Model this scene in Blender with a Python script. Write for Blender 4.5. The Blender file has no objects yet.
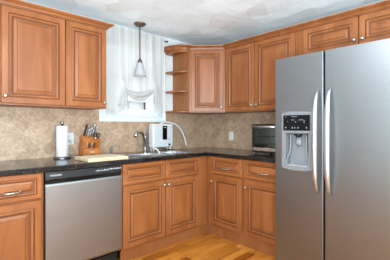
import bpy, bmesh, math, random
from mathutils import Vector, Matrix
random.seed(7)
PI = math.pi
SC = bpy.context.scene
C = SC.collection

# ------------------------------------------------------------------ camera, world, lights, exposure
cam_d = bpy.data.cameras.new('camera'); cam = bpy.data.objects.new('camera', cam_d); C.objects.link(cam)
cam.location = (-2.963, -2.903, 1.206)
cam.rotation_euler = (PI/2, 0, -math.radians(43.288))
cam_d.sensor_width = 36; cam_d.sensor_fit = 'HORIZONTAL'
cam_d.lens = 289.53/390*36
cam_d.shift_y = -(130-126.19)/390
cam_d.clip_start = .02
SC.camera = cam

world = bpy.data.worlds.new('world'); SC.world = world; world.use_nodes = True
world.node_tree.nodes['Background'].inputs['Color'].default_value = (.93, .97, 1, 1)
world.node_tree.nodes['Background'].inputs['Strength'].default_value = 1.7

def area(name, loc, target, sx, sy, power, color=(1, 1, 1)):
    d = bpy.data.lights.new(name, 'AREA'); d.shape = 'RECTANGLE'; d.size = sx; d.size_y = sy
    d.energy = power; d.color = color
    o = bpy.data.objects.new(name, d); C.objects.link(o); o.location = loc
    o.rotation_euler = (Vector(target)-Vector(loc)).to_track_quat('-Z', 'Y').to_euler()
    return o
# added fill lamps at the unseen windows, in place of sky and ground light,
# and an upward fill lamp added to lift the ceiling, like a bounced flash
area('fill_front_down', (-2.2, -5.75, 1.5), (-1.4, 0, .7), 2.6, 1.2, 55, (.84, .94, 1))
area('fill_front_up', (-2.2, -5.75, .9), (-1.3, -1.5, 2.32), 2.6, .8, 35, (.82, .93, 1))
area('fill_left', (-5.05, -3.6, 1.5), (0, -1.6, 1.1), 1.7, 1.1, 95, (.82, .94, 1))
area('ceiling_bounce_fill', (-2.95, -3.3, 1.05), (-2.65, -2.95, 2.32), .7, .7, 185, (.72, .90, 1))

SC.view_settings.view_transform = 'Standard'
SC.view_settings.look = 'None'
SC.view_settings.exposure = 0.07
SC.view_settings.gamma = 1
SC.view_settings.use_curve_mapping = False
SC.cycles.max_bounces = 8
SC.cycles.transparent_max_bounces = 16
SC.cycles.use_denoising = True

# ------------------------------------------------------------------ materials
def lin(h):
    h = h.lstrip('#'); r = [int(h[i:i+2], 16)/255 for i in (0, 2, 4)]
    return tuple(c/12.92 if c <= .04045 else ((c+.055)/1.055)**2.4 for c in r)+(1,)
def new_mat(name):
    m = bpy.data.materials.new(name); m.use_nodes = True
    nt = m.node_tree; return m, nt, nt.nodes['Principled BSDF']
def plain(name, col, rough=.5, metal=0., spec=None, coat=0.):
    m, nt, b = new_mat(name)
    b.inputs['Base Color'].default_value = lin(col) if isinstance(col, str) else col
    b.inputs['Roughness'].default_value = rough; b.inputs['Metallic'].default_value = metal
    if spec is not None: b.inputs['Specular IOR Level'].default_value = spec
    if coat: b.inputs['Coat Weight'].default_value = coat; b.inputs['Coat Roughness'].default_value = .15
    # faint tonal unevenness so nothing is one dead flat colour
    n = nt.nodes.new('ShaderNodeTexNoise'); n.inputs['Scale'].default_value = 14; n.inputs['Detail'].default_value = 3
    mx = nt.nodes.new('ShaderNodeMix'); mx.data_type = 'RGBA'; mx.blend_type = 'MULTIPLY'
    mx.inputs['Factor'].default_value = .12
    mx.inputs['A'].default_value = b.inputs['Base Color'].default_value
    tc = nt.nodes.new('ShaderNodeTexCoord'); nt.links.new(tc.outputs['Object'], n.inputs['Vector'])
    nt.links.new(n.outputs['Fac'], mx.inputs['B']); nt.links.new(mx.outputs['Result'], b.inputs['Base Color'])
    return m
def ramp(nt, stops):
    r = nt.nodes.new('ShaderNodeValToRGB'); e = r.color_ramp.elements
    while len(e) < len(stops): e.new(.5)
    for i, (p, c) in enumerate(stops): e[i].position = p; e[i].color = lin(c) if isinstance(c, str) else c
    return r
def mapping(nt, scale, out='Object', rot=(0, 0, 0)):
    tc = nt.nodes.new('ShaderNodeTexCoord'); mp = nt.nodes.new('ShaderNodeMapping')
    mp.inputs['Scale'].default_value = scale; mp.inputs['Rotation'].default_value = rot
    nt.links.new(tc.outputs[out], mp.inputs['Vector']); return mp
def bump(nt, b, h, strength, dist):
    n = nt.nodes.new('ShaderNodeBump'); n.inputs['Strength'].default_value = strength; n.inputs['Distance'].default_value = dist
    nt.links.new(h, n.inputs['Height']); nt.links.new(n.outputs['Normal'], b.inputs['Normal'])

def wood(name, scale, c0, c1, c2, rough=.33):
    m, nt, b = new_mat(name)
    mp = mapping(nt, scale)
    info = nt.nodes.new('ShaderNodeObjectInfo')
    add = nt.nodes.new('ShaderNodeVectorMath'); add.operation = 'MULTIPLY_ADD'
    add.inputs[1].default_value = (1, 1, 1)
    cm = nt.nodes.new('ShaderNodeVectorMath'); cm.operation = 'SCALE'; cm.inputs[0].default_value = (9, 5, 7)
    nt.links.new(info.outputs['Random'], cm.inputs['Scale'])
    nt.links.new(mp.outputs['Vector'], add.inputs[0]); nt.links.new(cm.outputs['Vector'], add.inputs[2])
    n = nt.nodes.new('ShaderNodeTexNoise'); n.inputs['Scale'].default_value = 1; n.inputs['Detail'].default_value = 6
    n.inputs['Roughness'].default_value = .6; n.inputs['Distortion'].default_value = .5
    nt.links.new(add.outputs['Vector'], n.inputs['Vector'])
    r = ramp(nt, [(.3, c0), (.5, c1), (.72, c2)])
    nt.links.new(n.outputs['Fac'], r.inputs['Fac']); nt.links.new(r.outputs['Color'], b.inputs['Base Color'])
    b.inputs['Roughness'].default_value = rough
    b.inputs['Specular IOR Level'].default_value = .35
    return m
WC = ('#7a4420', '#8c532c', '#9f643a')
WV = wood('maple_vertical', (9, 9, 1.3), *WC)
WHX = wood('maple_along_x', (1.3, 9, 9), *WC)
WHY = wood('maple_along_y', (9, 1.3, 9), *WC)
GLAZE = plain('chocolate_glaze', '#6a3c22', .45)
CARC = wood('cabinet_side', (7, 7, 1.2), '#7d4a27', '#8b552e', '#976138', .4)
INSIDE = plain('cabinet_inside', '#b98d66', .5)
STEEL_K = plain('knob_nickel', '#c2beb6', .28, 1)
BLOCK = wood('block_wood', (14, 14, 3), '#8f4f22', '#a9642e', '#b9753c', .4)
BOARD = wood('board_maple', (3, 18, 18), '#d2c0a4', '#dccbb2', '#e4d6c0', .45)
BOARD_E = wood('board_edge', (3, 18, 18), '#a58a68', '#c2a988', '#d3bea0', .5)
WHITE = plain('white_paint', '#dcdfe0', .4)
CASING = plain('casing_white', '#d3d7d9', .35)
WPLASTIC = plain('white_plastic', '#cdcdcc', .3)
GPLASTIC = plain('grey_plastic', '#a9abab', .35)
BLACK = plain('black_plastic', '#151618', .3)
BLACKG = plain('black_gloss', '#08090a', .3, 0, .2)
MARK = plain('printed_marks', '#c9cdd0', .5)
BRONZE = plain('bronze', '#6f5b50', .42, .6)
CHROME = plain('chrome', '#d4d6d8', .12, 1)
NICKEL = plain('brushed_nickel', '#8f8c88', .28, 1)
DARKST = plain('dark_steel', '#3a3c3f', .3, .9)
PAPER = plain('paper', '#cdcfd1', .9)
CARD = plain('cardboard', '#b59a78', .9)
TOE = plain('toe_black', '#0d0d0e', .6)
GAP = plain('gasket', '#08080a', .9, 0, .1)

def steel(name, col, rough, vec):
    m, nt, b = new_mat(name)
    mp = mapping(nt, vec)
    n = nt.nodes.new('ShaderNodeTexNoise'); n.inputs['Scale'].default_value = 1; n.inputs['Detail'].default_value = 4
    nt.links.new(mp.outputs['Vector'], n.inputs['Vector'])
    b.inputs['Metallic'].default_value = 1
    a = lin(col)
    r = ramp(nt, [(.3, tuple(c*.95 for c in a[:3])+(1,)), (.7, tuple(min(1, c*1.05) for c in a[:3])+(1,))])
    nt.links.new(n.outputs['Fac'], r.inputs['Fac']); nt.links.new(r.outputs['Color'], b.inputs['Base Color'])
    mr = nt.nodes.new('ShaderNodeMapRange'); mr.inputs['To Min'].default_value = rough-.04; mr.inputs['To Max'].default_value = rough+.04
    nt.links.new(n.outputs['Fac'], mr.inputs['Value']); nt.links.new(mr.outputs['Result'], b.inputs['Roughness'])
    return m
STEEL = steel('stainless_fridge', '#888b8d', .36, (2, 2, 260))
STEEL_DW = steel('stainless_dishwasher', '#979897', .38, (4, 4, 260))
STEEL_S = steel('stainless_sink', '#cfd0d1', .22, (60, 60, 60))
STEEL_H = steel('stainless_handle', '#bdbfc1', .42, (60, 60, 4))

# painted drywall
WALL, nt, b = new_mat('wall_paint'); b.inputs['Base Color'].default_value = lin('#cdd0d1'); b.inputs['Roughness'].default_value = .7
mp = mapping(nt, (60, 60, 60)); n = nt.nodes.new('ShaderNodeTexNoise'); n.inputs['Scale'].default_value = 2
nt.links.new(mp.outputs['Vector'], n.inputs['Vector']); bump(nt, b, n.outputs['Fac'], .15, .002)
# trowelled ceiling: every voronoi cell is a fan swept in its own direction
CEIL, nt, b = new_mat('swirl_ceiling'); b.inputs['Base Color'].default_value = lin('#e8f1f5'); b.inputs['Roughness'].default_value = .75
mp = mapping(nt, (1, 1, 1))
dn = nt.nodes.new('ShaderNodeTexNoise'); dn.inputs['Scale'].default_value = 6
nt.links.new(mp.outputs['Vector'], dn.inputs['Vector'])
dv = nt.nodes.new('ShaderNodeVectorMath'); dv.operation = 'MULTIPLY_ADD'; dv.inputs[1].default_value = (.12, .12, 0)
nt.links.new(dn.outputs['Color'], dv.inputs[0]); nt.links.new(mp.outputs['Vector'], dv.inputs[2])
vo = nt.nodes.new('ShaderNodeTexVoronoi'); vo.voronoi_dimensions = '2D'; vo.inputs['Scale'].default_value = 4.8; vo.inputs['Randomness'].default_value = .9
nt.links.new(dv.outputs['Vector'], vo.inputs['Vector'])
sb = nt.nodes.new('ShaderNodeVectorMath'); sb.operation = 'SUBTRACT'
nt.links.new(dv.outputs['Vector'], sb.inputs[0]); nt.links.new(vo.outputs['Position'], sb.inputs[1])
cs = nt.nodes.new('ShaderNodeVectorMath'); cs.operation = 'SUBTRACT'; cs.inputs[1].default_value = (.5, .5, .5)
nt.links.new(vo.outputs['Color'], cs.inputs[0])
dp = nt.nodes.new('ShaderNodeVectorMath'); dp.operation = 'DOT_PRODUCT'
nt.links.new(sb.outputs['Vector'], dp.inputs[0]); nt.links.new(cs.outputs['Vector'], dp.inputs[1])
fn = nt.nodes.new('ShaderNodeTexNoise'); fn.inputs['Scale'].default_value = 30; fn.inputs['Detail'].default_value = 4
nt.links.new(mp.outputs['Vector'], fn.inputs['Vector'])
ma = nt.nodes.new('ShaderNodeMath'); ma.operation = 'MULTIPLY_ADD'; ma.inputs[1].default_value = .02
nt.links.new(fn.outputs['Fac'], ma.inputs[0]); nt.links.new(dp.outputs['Value'], ma.inputs[2])
bump(nt, b, ma.outputs['Value'], 1.0, .14)

# diagonal tumbled stone tile
TILE, nt, b = new_mat('diagonal_stone_tile')
tc = nt.nodes.new('ShaderNodeTexCoord'); sx = nt.nodes.new('ShaderNodeSeparateXYZ'); nt.links.new(tc.outputs['Object'], sx.inputs[0])
def mth(op, a, bb):
    k = nt.nodes.new('ShaderNodeMath'); k.operation = op
    for i, v in enumerate((a, bb)):
        if isinstance(v, (int, float)): k.inputs[i].default_value = v
        else: nt.links.new(v, k.inputs[i])
    return k.outputs[0]
u = mth('SUBTRACT', sx.outputs['X'], sx.outputs['Y']); v = sx.outputs['Z']
ua = mth('MULTIPLY', mth('ADD', u, v), .7071); ub = mth('MULTIPLY', mth('SUBTRACT', v, u), .7071)
cb = nt.nodes.new('ShaderNodeCombineXYZ'); nt.links.new(mth('ADD', ua, 20.), cb.inputs[0]); nt.links.new(mth('ADD', ub, 20.), cb.inputs[1])
br = nt.nodes.new('ShaderNodeTexBrick'); br.offset = 0; br.inputs['Scale'].default_value = 1
br.inputs['Brick Width'].default_value = .102; br.inputs['Row Height'].default_value = .102; br.inputs['Mortar Size'].default_value = .0035
br.inputs['Mortar Smooth'].default_value = .4; br.inputs['Bias'].default_value = 0
br.inputs['Color1'].default_value = lin('#c3ab93'); br.inputs['Color2'].default_value = lin('#ad927a'); br.inputs['Mortar'].default_value = lin('#c0ad97')
nt.links.new(cb.outputs[0], br.inputs['Vector'])
n = nt.nodes.new('ShaderNodeTexNoise'); n.inputs['Scale'].default_value = 38; n.inputs['Detail'].default_value = 7; n.inputs['Roughness'].default_value = .7
nt.links.new(tc.outputs['Object'], n.inputs['Vector'])
r = ramp(nt, [(.3, '#a08a74'), (.5, '#d8cbbd'), (.7, '#ffffff')]); nt.links.new(n.outputs['Fac'], r.inputs['Fac'])
mx = nt.nodes.new('ShaderNodeMix'); mx.data_type = 'RGBA'; mx.blend_type = 'MULTIPLY'; mx.inputs['Factor'].default_value = .75
nt.links.new(br.outputs['Color'], mx.inputs['A']); nt.links.new(r.outputs['Color'], mx.inputs['B'])
nt.links.new(mx.outputs['Result'], b.inputs['Base Color']); b.inputs['Roughness'].default_value = .5
hh = mth('SUBTRACT', mth('MULTIPLY', n.outputs['Fac'], .3), br.outputs['Fac']); bump(nt, b, hh, .35, .003)

# granite
GRAN, nt, b = new_mat('dark_granite')
mp = mapping(nt, (1, 1, 1))
n = nt.nodes.new('ShaderNodeTexNoise'); n.inputs['Scale'].default_value = 70; n.inputs['Detail'].default_value = 5; n.inputs['Roughness'].default_value = .75
nt.links.new(mp.outputs['Vector'], n.inputs['Vector'])
vo = nt.nodes.new('ShaderNodeTexVoronoi'); vo.inputs['Scale'].default_value = 120; nt.links.new(mp.outputs['Vector'], vo.inputs['Vector'])
r = ramp(nt, [(.35, '#09090a'), (.52, '#1a1716'), (.64, '#3a2e28'), (.76, '#66574a')]); nt.links.new(n.outputs['Fac'], r.inputs['Fac'])
r2 = ramp(nt, [(0, '#5a5450'), (.6, '#ffffff')]); nt.links.new(vo.outputs['Distance'], r2.inputs['Fac'])
mx = nt.nodes.new('ShaderNodeMix'); mx.data_type = 'RGBA'; mx.blend_type = 'MULTIPLY'; mx.inputs['Factor'].default_value = .8
nt.links.new(r.outputs['Color'], mx.inputs['A']); nt.links.new(r2.outputs['Color'], mx.inputs['B'])
nt.links.new(mx.outputs['Result'], b.inputs['Base Color']); b.inputs['Roughness'].default_value = .12

# oak strip floor
FLOOR, nt, b = new_mat('oak_floor')
mp = mapping(nt, (1, 1, 1))
br = nt.nodes.new('ShaderNodeTexBrick'); br.offset = .37; br.offset_frequency = 2; br.inputs['Scale'].default_value = 1
br.inputs['Brick Width'].default_value = .5; br.inputs['Row Height'].default_value = .082; br.inputs['Mortar Size'].default_value = .0012
br.inputs['Color1'].default_value = lin('#94500f'); br.inputs['Color2'].default_value = lin('#df9640'); br.inputs['Mortar'].default_value = lin('#6a3c17')
nt.links.new(mp.outputs['Vector'], br.inputs['Vector'])
mp2 = mapping(nt, (2.2, 26, 1)); n = nt.nodes.new('ShaderNodeTexNoise'); n.inputs['Scale'].default_value = 1; n.inputs['Detail'].default_value = 6; n.inputs['Distortion'].default_value = 1.2
nt.links.new(mp2.outputs['Vector'], n.inputs['Vector'])
r = ramp(nt, [(.32, '#b58a5a'), (.6, '#ffffff')]); nt.links.new(n.outputs['Fac'], r.inputs['Fac'])
mx = nt.nodes.new('ShaderNodeMix'); mx.data_type = 'RGBA'; mx.blend_type = 'MULTIPLY'; mx.inputs['Factor'].default_value = .7
nt.links.new(br.outputs['Color'], mx.inputs['A']); nt.links.new(r.outputs['Color'], mx.inputs['B'])
nt.links.new(mx.outputs['Result'], b.inputs['Base Color']); b.inputs['Roughness'].default_value = .28

def clear_glass(name, fac, tint=(1, 1, 1, 1), rough=.02):
    m = bpy.data.materials.new(name); m.use_nodes = True; nt = m.node_tree; nt.nodes.remove(nt.nodes['Principled BSDF'])
    t = nt.nodes.new('ShaderNodeBsdfTransparent'); t.inputs['Color'].default_value = tint
    g = nt.nodes.new('ShaderNodeBsdfGlossy'); g.inputs['Roughness'].default_value = rough
    fr = nt.nodes.new('ShaderNodeFresnel'); fr.inputs['IOR'].default_value = fac
    x = nt.nodes.new('ShaderNodeMixShader'); nt.links.new(fr.outputs[0], x.inputs['Fac'])
    nt.links.new(t.outputs[0], x.inputs[1]); nt.links.new(g.outputs[0], x.inputs[2])
    nt.links.new(x.outputs[0], nt.nodes['Material Output'].inputs['Surface']); return m
GLASS = clear_glass('window_glass', 1.3)
OVENGLASS = clear_glass('oven_glass', 1.35, (.85, .9, .9, 1))
def sheer(name, col, transp, transl, scale):
    m = bpy.data.materials.new(name); m.use_nodes = True; nt = m.node_tree; nt.nodes.remove(nt.nodes['Principled BSDF'])
    d = nt.nodes.new('ShaderNodeBsdfDiffuse'); d.inputs['Color'].default_value = lin(col)
    t = nt.nodes.new('ShaderNodeBsdfTranslucent'); t.inputs['Color'].default_value = lin(col)
    p = nt.nodes.new('ShaderNodeBsdfTransparent')
    a = nt.nodes.new('ShaderNodeMixShader'); a.inputs['Fac'].default_value = transl
    nt.links.new(d.outputs[0], a.inputs[1]); nt.links.new(t.outputs[0], a.inputs[2])
    x = nt.nodes.new('ShaderNodeMixShader'); x.inputs['Fac'].default_value = transp
    mp = mapping(nt, scale); n = nt.nodes.new('ShaderNodeTexNoise'); n.inputs['Scale'].default_value = 1; n.inputs['Detail'].default_value = 2
    nt.links.new(mp.outputs['Vector'], n.inputs['Vector'])
    mr = nt.nodes.new('ShaderNodeMapRange'); mr.inputs['To Min'].default_value = transp-.1; mr.inputs['To Max'].default_value = transp+.1
    nt.links.new(n.outputs['Fac'], mr.inputs['Value']); nt.links.new(mr.outputs[0], x.inputs['Fac'])
    nt.links.new(a.outputs[0], x.inputs[1]); nt.links.new(p.outputs[0], x.inputs[2])
    nt.links.new(x.outputs[0], nt.nodes['Material Output'].inputs['Surface']); return m
SHEER = sheer('sheer_curtain', '#cececb', .08, .34, (50, 1, 2))
SHADE = sheer('frosted_shade', '#dcdedf', .32, .5, (30, 30, 30))
EMIT = bpy.data.materials.new('added_lamp_diffuser'); EMIT.use_nodes = True  # glowing cover of the added, unseen ceiling lamp
_e = EMIT.node_tree.nodes['Principled BSDF']; _e.inputs['Emission Color'].default_value = (1, .95, .86, 1); _e.inputs['Emission Strength'].default_value = 6
SIDING, nt, b = new_mat('white_siding'); b.inputs['Base Color'].default_value = lin('#eef0f1'); b.inputs['Roughness'].default_value = .6
wv = nt.nodes.new('ShaderNodeTexWave'); wv.bands_direction = 'Z'; wv.wave_profile = 'SAW'; wv.inputs['Scale'].default_value = 1.6
mp = mapping(nt, (1, 1, 1)); nt.links.new(mp.outputs[0], wv.inputs['Vector']); bump(nt, b, wv.outputs['Fac'], .6, .02)
DARKPANE = plain('far_window_pane', '#e0e6e8', .5)

# ------------------------------------------------------------------ mesh helpers (all in world coordinates)
class MB:
    def __init__(s): s.bm = bmesh.new(); s.mats = []
    def mi(s, m):
        if m not in s.mats: s.mats.append(m)
        return s.mats.index(m)
    def face(s, vs, m, smooth=False):
        try: f = s.bm.faces.new(vs)
        except ValueError: return None
        f.material_index = s.mi(m); f.smooth = smooth; return f
    def box(s, a, c, m, bev=0., seg=2):
        x0, x1 = sorted((a[0], c[0])); y0, y1 = sorted((a[1], c[1])); z0, z1 = sorted((a[2], c[2]))
        V = [s.bm.verts.new(p) for p in ((x0,y0,z0),(x1,y0,z0),(x1,y1,z0),(x0,y1,z0),(x0,y0,z1),(x1,y0,z1),(x1,y1,z1),(x0,y1,z1))]
        F = [s.face([V[i] for i in q], m) for q in ((3,2,1,0),(4,5,6,7),(0,1,5,4),(1,2,6,5),(2,3,7,6),(3,0,4,7))]
        if bev:
            E = list({e for f in F for e in f.edges})
            r = bmesh.ops.bevel(s.bm, geom=E, offset=bev, segments=seg, affect='EDGES', profile=.5)
            for f in r['faces']: f.material_index = s.mi(m); f.smooth = seg > 2
        return s
    def prism(s, pts, d, m, bev=0., smooth=False, seg=2):
        """closed polygon pts (3-D) extruded by vector d"""
        d = Vector(d); A = [s.bm.verts.new(Vector(p)) for p in pts]; B = [s.bm.verts.new(Vector(p)+d) for p in pts]
        n = len(pts); fa = s.face(A[::-1], m); fb = s.face(B, m); F = [fa, fb]
        for i in range(n):
            f = s.face([A[i], A[(i+1) % n], B[(i+1) % n], B[i]], m, smooth)
            if f: F.append(f)
        if bev:
            E = list(set(fa.edges) | set(fb.edges))
            r = bmesh.ops.bevel(s.bm, geom=E, offset=bev, segments=seg, affect='EDGES', profile=.5)
            for f in r['faces']: f.material_index = s.mi(m)
        return s
    def lathe(s, o, axis, prof, m, n=24, smooth=True):
        """profile of (radius, distance along axis) from o"""
        o = Vector(o); ax = Vector(axis).normalized(); a = ax.orthogonal().normalized(); b = ax.cross(a); R = []
        for r, h in prof:
            if r < 1e-6: R.append([s.bm.verts.new(o+ax*h)])
            else: R.append([s.bm.verts.new(o+ax*h+(a*math.cos(2*PI*k/n)+b*math.sin(2*PI*k/n))*r) for k in range(n)])
        for p, q in zip(R, R[1:]):
            for k in range(n):
                k2 = (k+1) % n
                if len(p) == 1 and len(q) == 1: continue
                if len(p) == 1: s.face([p[0], q[k], q[k2]], m, smooth)
                elif len(q) == 1: s.face([p[k], q[0], p[k2]], m, smooth)
                else: s.face([p[k], q[k], q[k2], p[k2]], m, smooth)
        return s
    def tube(s, pts, r, m, n=10, cap=True, flat=None, smooth=True):
        """tube along points; r number or list; flat=(w,h, up) gives an elliptical section"""
        P = [Vector(p) for p in pts]; N = len(P); R = r if isinstance(r, (list, tuple)) else [r]*N; rings = []
        up = None
        for i in range(N):
            t = (P[min(i+1, N-1)]-P[max(i-1, 0)]).normalized()
            if up is None: up = Vector(flat[2]) if flat else (Vector((0, 0, 1)) if abs(t.z) < .9 else Vector((1, 0, 0)))
            a = (up-t*up.dot(t)).normalized(); up = a; b = t.cross(a)
            sa, sbb = (flat[0], flat[1]) if flat else (1, 1)
            rings.append([s.bm.verts.new(P[i]+(a*math.cos(2*PI*k/n)*sa+b*math.sin(2*PI*k/n)*sbb)*R[i]) for k in range(n)])
        for p, q in zip(rings, rings[1:]):
            for k in range(n): s.face([p[k], p[(k+1) % n], q[(k+1) % n], q[k]], m, smooth)
        if cap: s.face(rings[0][::-1], m); s.face(rings[-1], m)
        return s
    def sweep(s, path, outs, prof, m_of, close_ends=True):
        """profile (out, z) swept along path of (x,y); outs = mitred outward vectors"""
        R = [[s.bm.verts.new((p[0]+o[0]*a, p[1]+o[1]*a, z)) for a, z in prof] for p, o in zip(path, outs)]
        for p, q in zip(R, R[1:]):
            for k in range(len(prof)-1): s.face([p[k], p[k+1], q[k+1], q[k]], m_of(k))
        if close_ends: s.face(R[0][::-1], m_of(0)); s.face(R[-1], m_of(0))
        return s
    def rings(s, O, U, V, N, w, h, prof, m_of, fill=True, back=None):
        """concentric mitred rectangles: prof = (inset, height along N)"""
        L = []
        for d, z in prof:
            L.append([s.bm.verts.new(O+U*a+V*b2+N*z) for a, b2 in ((d, d), (w-d, d), (w-d, h-d), (d, h-d))])
        for i, (p, q) in enumerate(zip(L, L[1:])):
            for k in range(4): s.face([p[k], p[(k+1) % 4], q[(k+1) % 4], q[k]], m_of(i))
        if fill: s.face(L[-1], m_of(len(L)-1))
        if back is not None: s.face(L[0][::-1], m_of(0))
        return s
    def build(s, name, parent=None, normals=True):
        if normals: bmesh.ops.recalc_face_normals(s.bm, faces=s.bm.faces[:])
        root = parent
        while root is not None and root.parent is not None: root = root.parent
        if root is not None:
            bmesh.ops.translate(s.bm, verts=s.bm.verts[:], vec=-Vector(root.location)) if root.rotation_euler.z == 0 else \
                bmesh.ops.transform(s.bm, verts=s.bm.verts[:], matrix=(Matrix.Translation(root.location) @ root.rotation_euler.to_matrix().to_4x4()).inverted())
        me = bpy.data.meshes.new(name); s.bm.to_mesh(me); s.bm.free()
        for m in s.mats: me.materials.append(m)
        o = bpy.data.objects.new(name, me); C.objects.link(o)
        if parent is not None: o.parent = parent
        return o

def tag(o, label, cat, group=None):
    o['label'] = label; o['category'] = cat
    if group: o['group'] = group
    return o
def thing(name, label, cat, loc=(0, 0, 0), group=None):
    o = bpy.data.objects.new(name, None); C.objects.link(o); o.location = loc; o.empty_display_size = .05
    return tag(o, label, cat, group)
def struct(mb, name):
    o = mb.build(name); o['kind'] = 'structure'; return o
def arc(cx, cy, r, a0, a1, n):
    return [(cx+r*math.cos(a0+(a1-a0)*i/n), cy+r*math.sin(a0+(a1-a0)*i/n)) for i in range(n+1)]
def bez(P, n=24):
    """smooth catmull-rom through points"""
    P = [Vector(p) for p in P]; out = []
    Q = [P[0]*2-P[1]]+P+[P[-1]*2-P[-2]]
    for i in range(1, len(Q)-2):
        for k in range(n):
            t = k/n; a, b, c, d = Q[i-1], Q[i], Q[i+1], Q[i+2]
            out.append(.5*((2*b)+(c-a)*t+(2*a-5*b+4*c-d)*t*t+(3*b-a-3*c+d)*t**3))
    out.append(P[-1]); return out

# ------------------------------------------------------------------ room shell
CEIL_Z = 2.32
XL, YF = -5.2, -5.9
WX0, WX1, WZ0, WZ1 = -1.548, -.808, 1.322, 2.18          # kitchen window opening
def wall_with_hole(axis, fixed0, fixed1, a0, a1, z1, holes, m):
    """wall slab between planes fixed0..fixed1, spanning a0..a1, holes = (b0,b1,z0,z1)"""
    mb = MB()
    xs = sorted({a0, a1, *[h[0] for h in holes], *[h[1] for h in holes]}); zs = sorted({0, z1, *[h[2] for h in holes], *[h[3] for h in holes]})
    for i in range(len(xs)-1):
        for j in range(len(zs)-1):
            cx, cz = (xs[i]+xs[i+1])/2, (zs[j]+zs[j+1])/2
            if any(h[0] < cx < h[1] and h[2] < cz < h[3] for h in holes): continue
            if axis == 'y': mb.box((xs[i], fixed0, zs[j]), (xs[i+1], fixed1, zs[j+1]), m)
            else: mb.box((fixed0, xs[i], zs[j]), (fixed1, xs[i+1], zs[j+1]), m)
    return mb
struct(MB().box((XL-.15, YF-.15, -.1), (.15, .15, 0), FLOOR), 'floor')
struct(MB().box((XL-.15, YF-.15, CEIL_Z), (.15, .15, CEIL_Z+.1), CEIL), 'ceiling')
struct(wall_with_hole('y', 0, .15, XL-.15, .15, CEIL_Z, [(WX0, WX1, WZ0, WZ1)], WALL), 'wall_back')
struct(wall_with_hole('x', 0, .15, YF, 0, CEIL_Z, [], WALL), 'wall_right')
struct(wall_with_hole('x', XL-.15, XL, YF, 0, CEIL_Z, [(-4.5, -2.7, .9, 2.1)], WALL), 'wall_left')
struct(wall_with_hole('y', YF-.15, YF, XL-.15, .15, CEIL_Z, [(-3.6, -.8, .7, 2.1)], WALL), 'wall_front')
# two windows out of view, made up to give the fill lamps a source
def glazed(name, axis, f, a0, a1, z0, z1, n):
    fr = MB(); pane = MB()
    def bx(mb, p0, p1, q0, q1, d0, d1, m):
        if axis == 'x': mb.box((f+d0, p0, q0), (f+d1, p1, q1), m)
        else: mb.box((p0, f+d0, q0), (p1, f+d1, q1), m)
    for k in range(n+1):
        c = a0+(a1-a0)*k/n; c = min(max(c, a0+.03), a1-.03); bx(fr, c-.03, c+.03, z0, z1, -.1, -.04, WHITE)
    bx(fr, a0, a1, z0, z0+.07, -.1, -.04, WHITE); bx(fr, a0, a1, z1-.07, z1, -.1, -.04, WHITE)
    o = struct(fr, name)
    bx(pane, a0+.02, a1-.02, z0+.02, z1-.02, -.074, -.068, GLASS); pane.build('pane', o)
glazed('added_window_left', 'x', XL, -4.5, -2.7, .9, 2.1, 2)
glazed('added_window_front', 'y', YF, -3.6, -.8, .7, 2.1, 3)

# kitchen window: casing, jamb, two sashes, panes
mb = MB()
cw = .066
pr = [(0, 0), (0, -.014), (.008, -.018), (.02, -.018), (.028, -.014), (.05, -.012), (.056, -.018), (cw, -.018), (cw, 0)]
mb.rings(Vector((WX0-cw, 0, WZ0-cw)), Vector((1, 0, 0)), Vector((0, 0, 1)), Vector((0, 1, 0)), WX1-WX0+2*cw, WZ1-WZ0+2*cw, pr, lambda i: CASING, fill=False)
for a, c in (((WX0, 0, WZ0), (WX0+.012, .15, WZ1)), ((WX1-.012, 0, WZ0), (WX1, .15, WZ1)), ((WX0, 0, WZ0), (WX1, .15, WZ0+.014)), ((WX0, 0, WZ1-.012), (WX1, .15, WZ1))):
    mb.box(a, c, CASING)
win = struct(mb, 'window_1')
def sash(z0, z1, y0, br):
    s = MB(); x0, x1 = WX0+.012, WX1-.012; w = .042
    s.box((x0, y0, z0), (x0+w, y0+.03, z1), WHITE, .003); s.box((x1-w, y0, z0), (x1, y0+.03, z1), WHITE, .003)
    s.box((x0+w, y0, z0), (x1-w, y0+.03, z0+br), WHITE, .003); s.box((x0+w, y0, z1-.04), (x1-w, y0+.03, z1), WHITE, .003)
    o = s.build('sash', win)
    MB().box((x0+w-.004, y0+.013, z0+br-.004), (x1-w+.004, y0+.017, z1-.036), GLASS).build('pane', o)
sash(WZ0+.014, 1.77, .045, .07); sash(1.74, WZ1-.012, .08, .05)
MB().box((-1.2, .02, 1.768), (-1.15, .05, 1.785), WHITE, .003).build('sash_lock', win)

# backsplash tiles
mb = MB()
TH = .008
mb.box((-3.4, -TH, .914), (WX0-cw, 0, 1.372), TILE); mb.box((WX0-cw, -TH, .914), (WX1+cw, 0, WZ0-cw), TILE); mb.box((WX1+cw, -TH, .914), (0, 0, 1.372), TILE)
struct(mb, 'trim_1')
struct(MB().box((-TH, -1.66, .914), (0, -TH, 1.372), TILE), 'trim_2')

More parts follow.
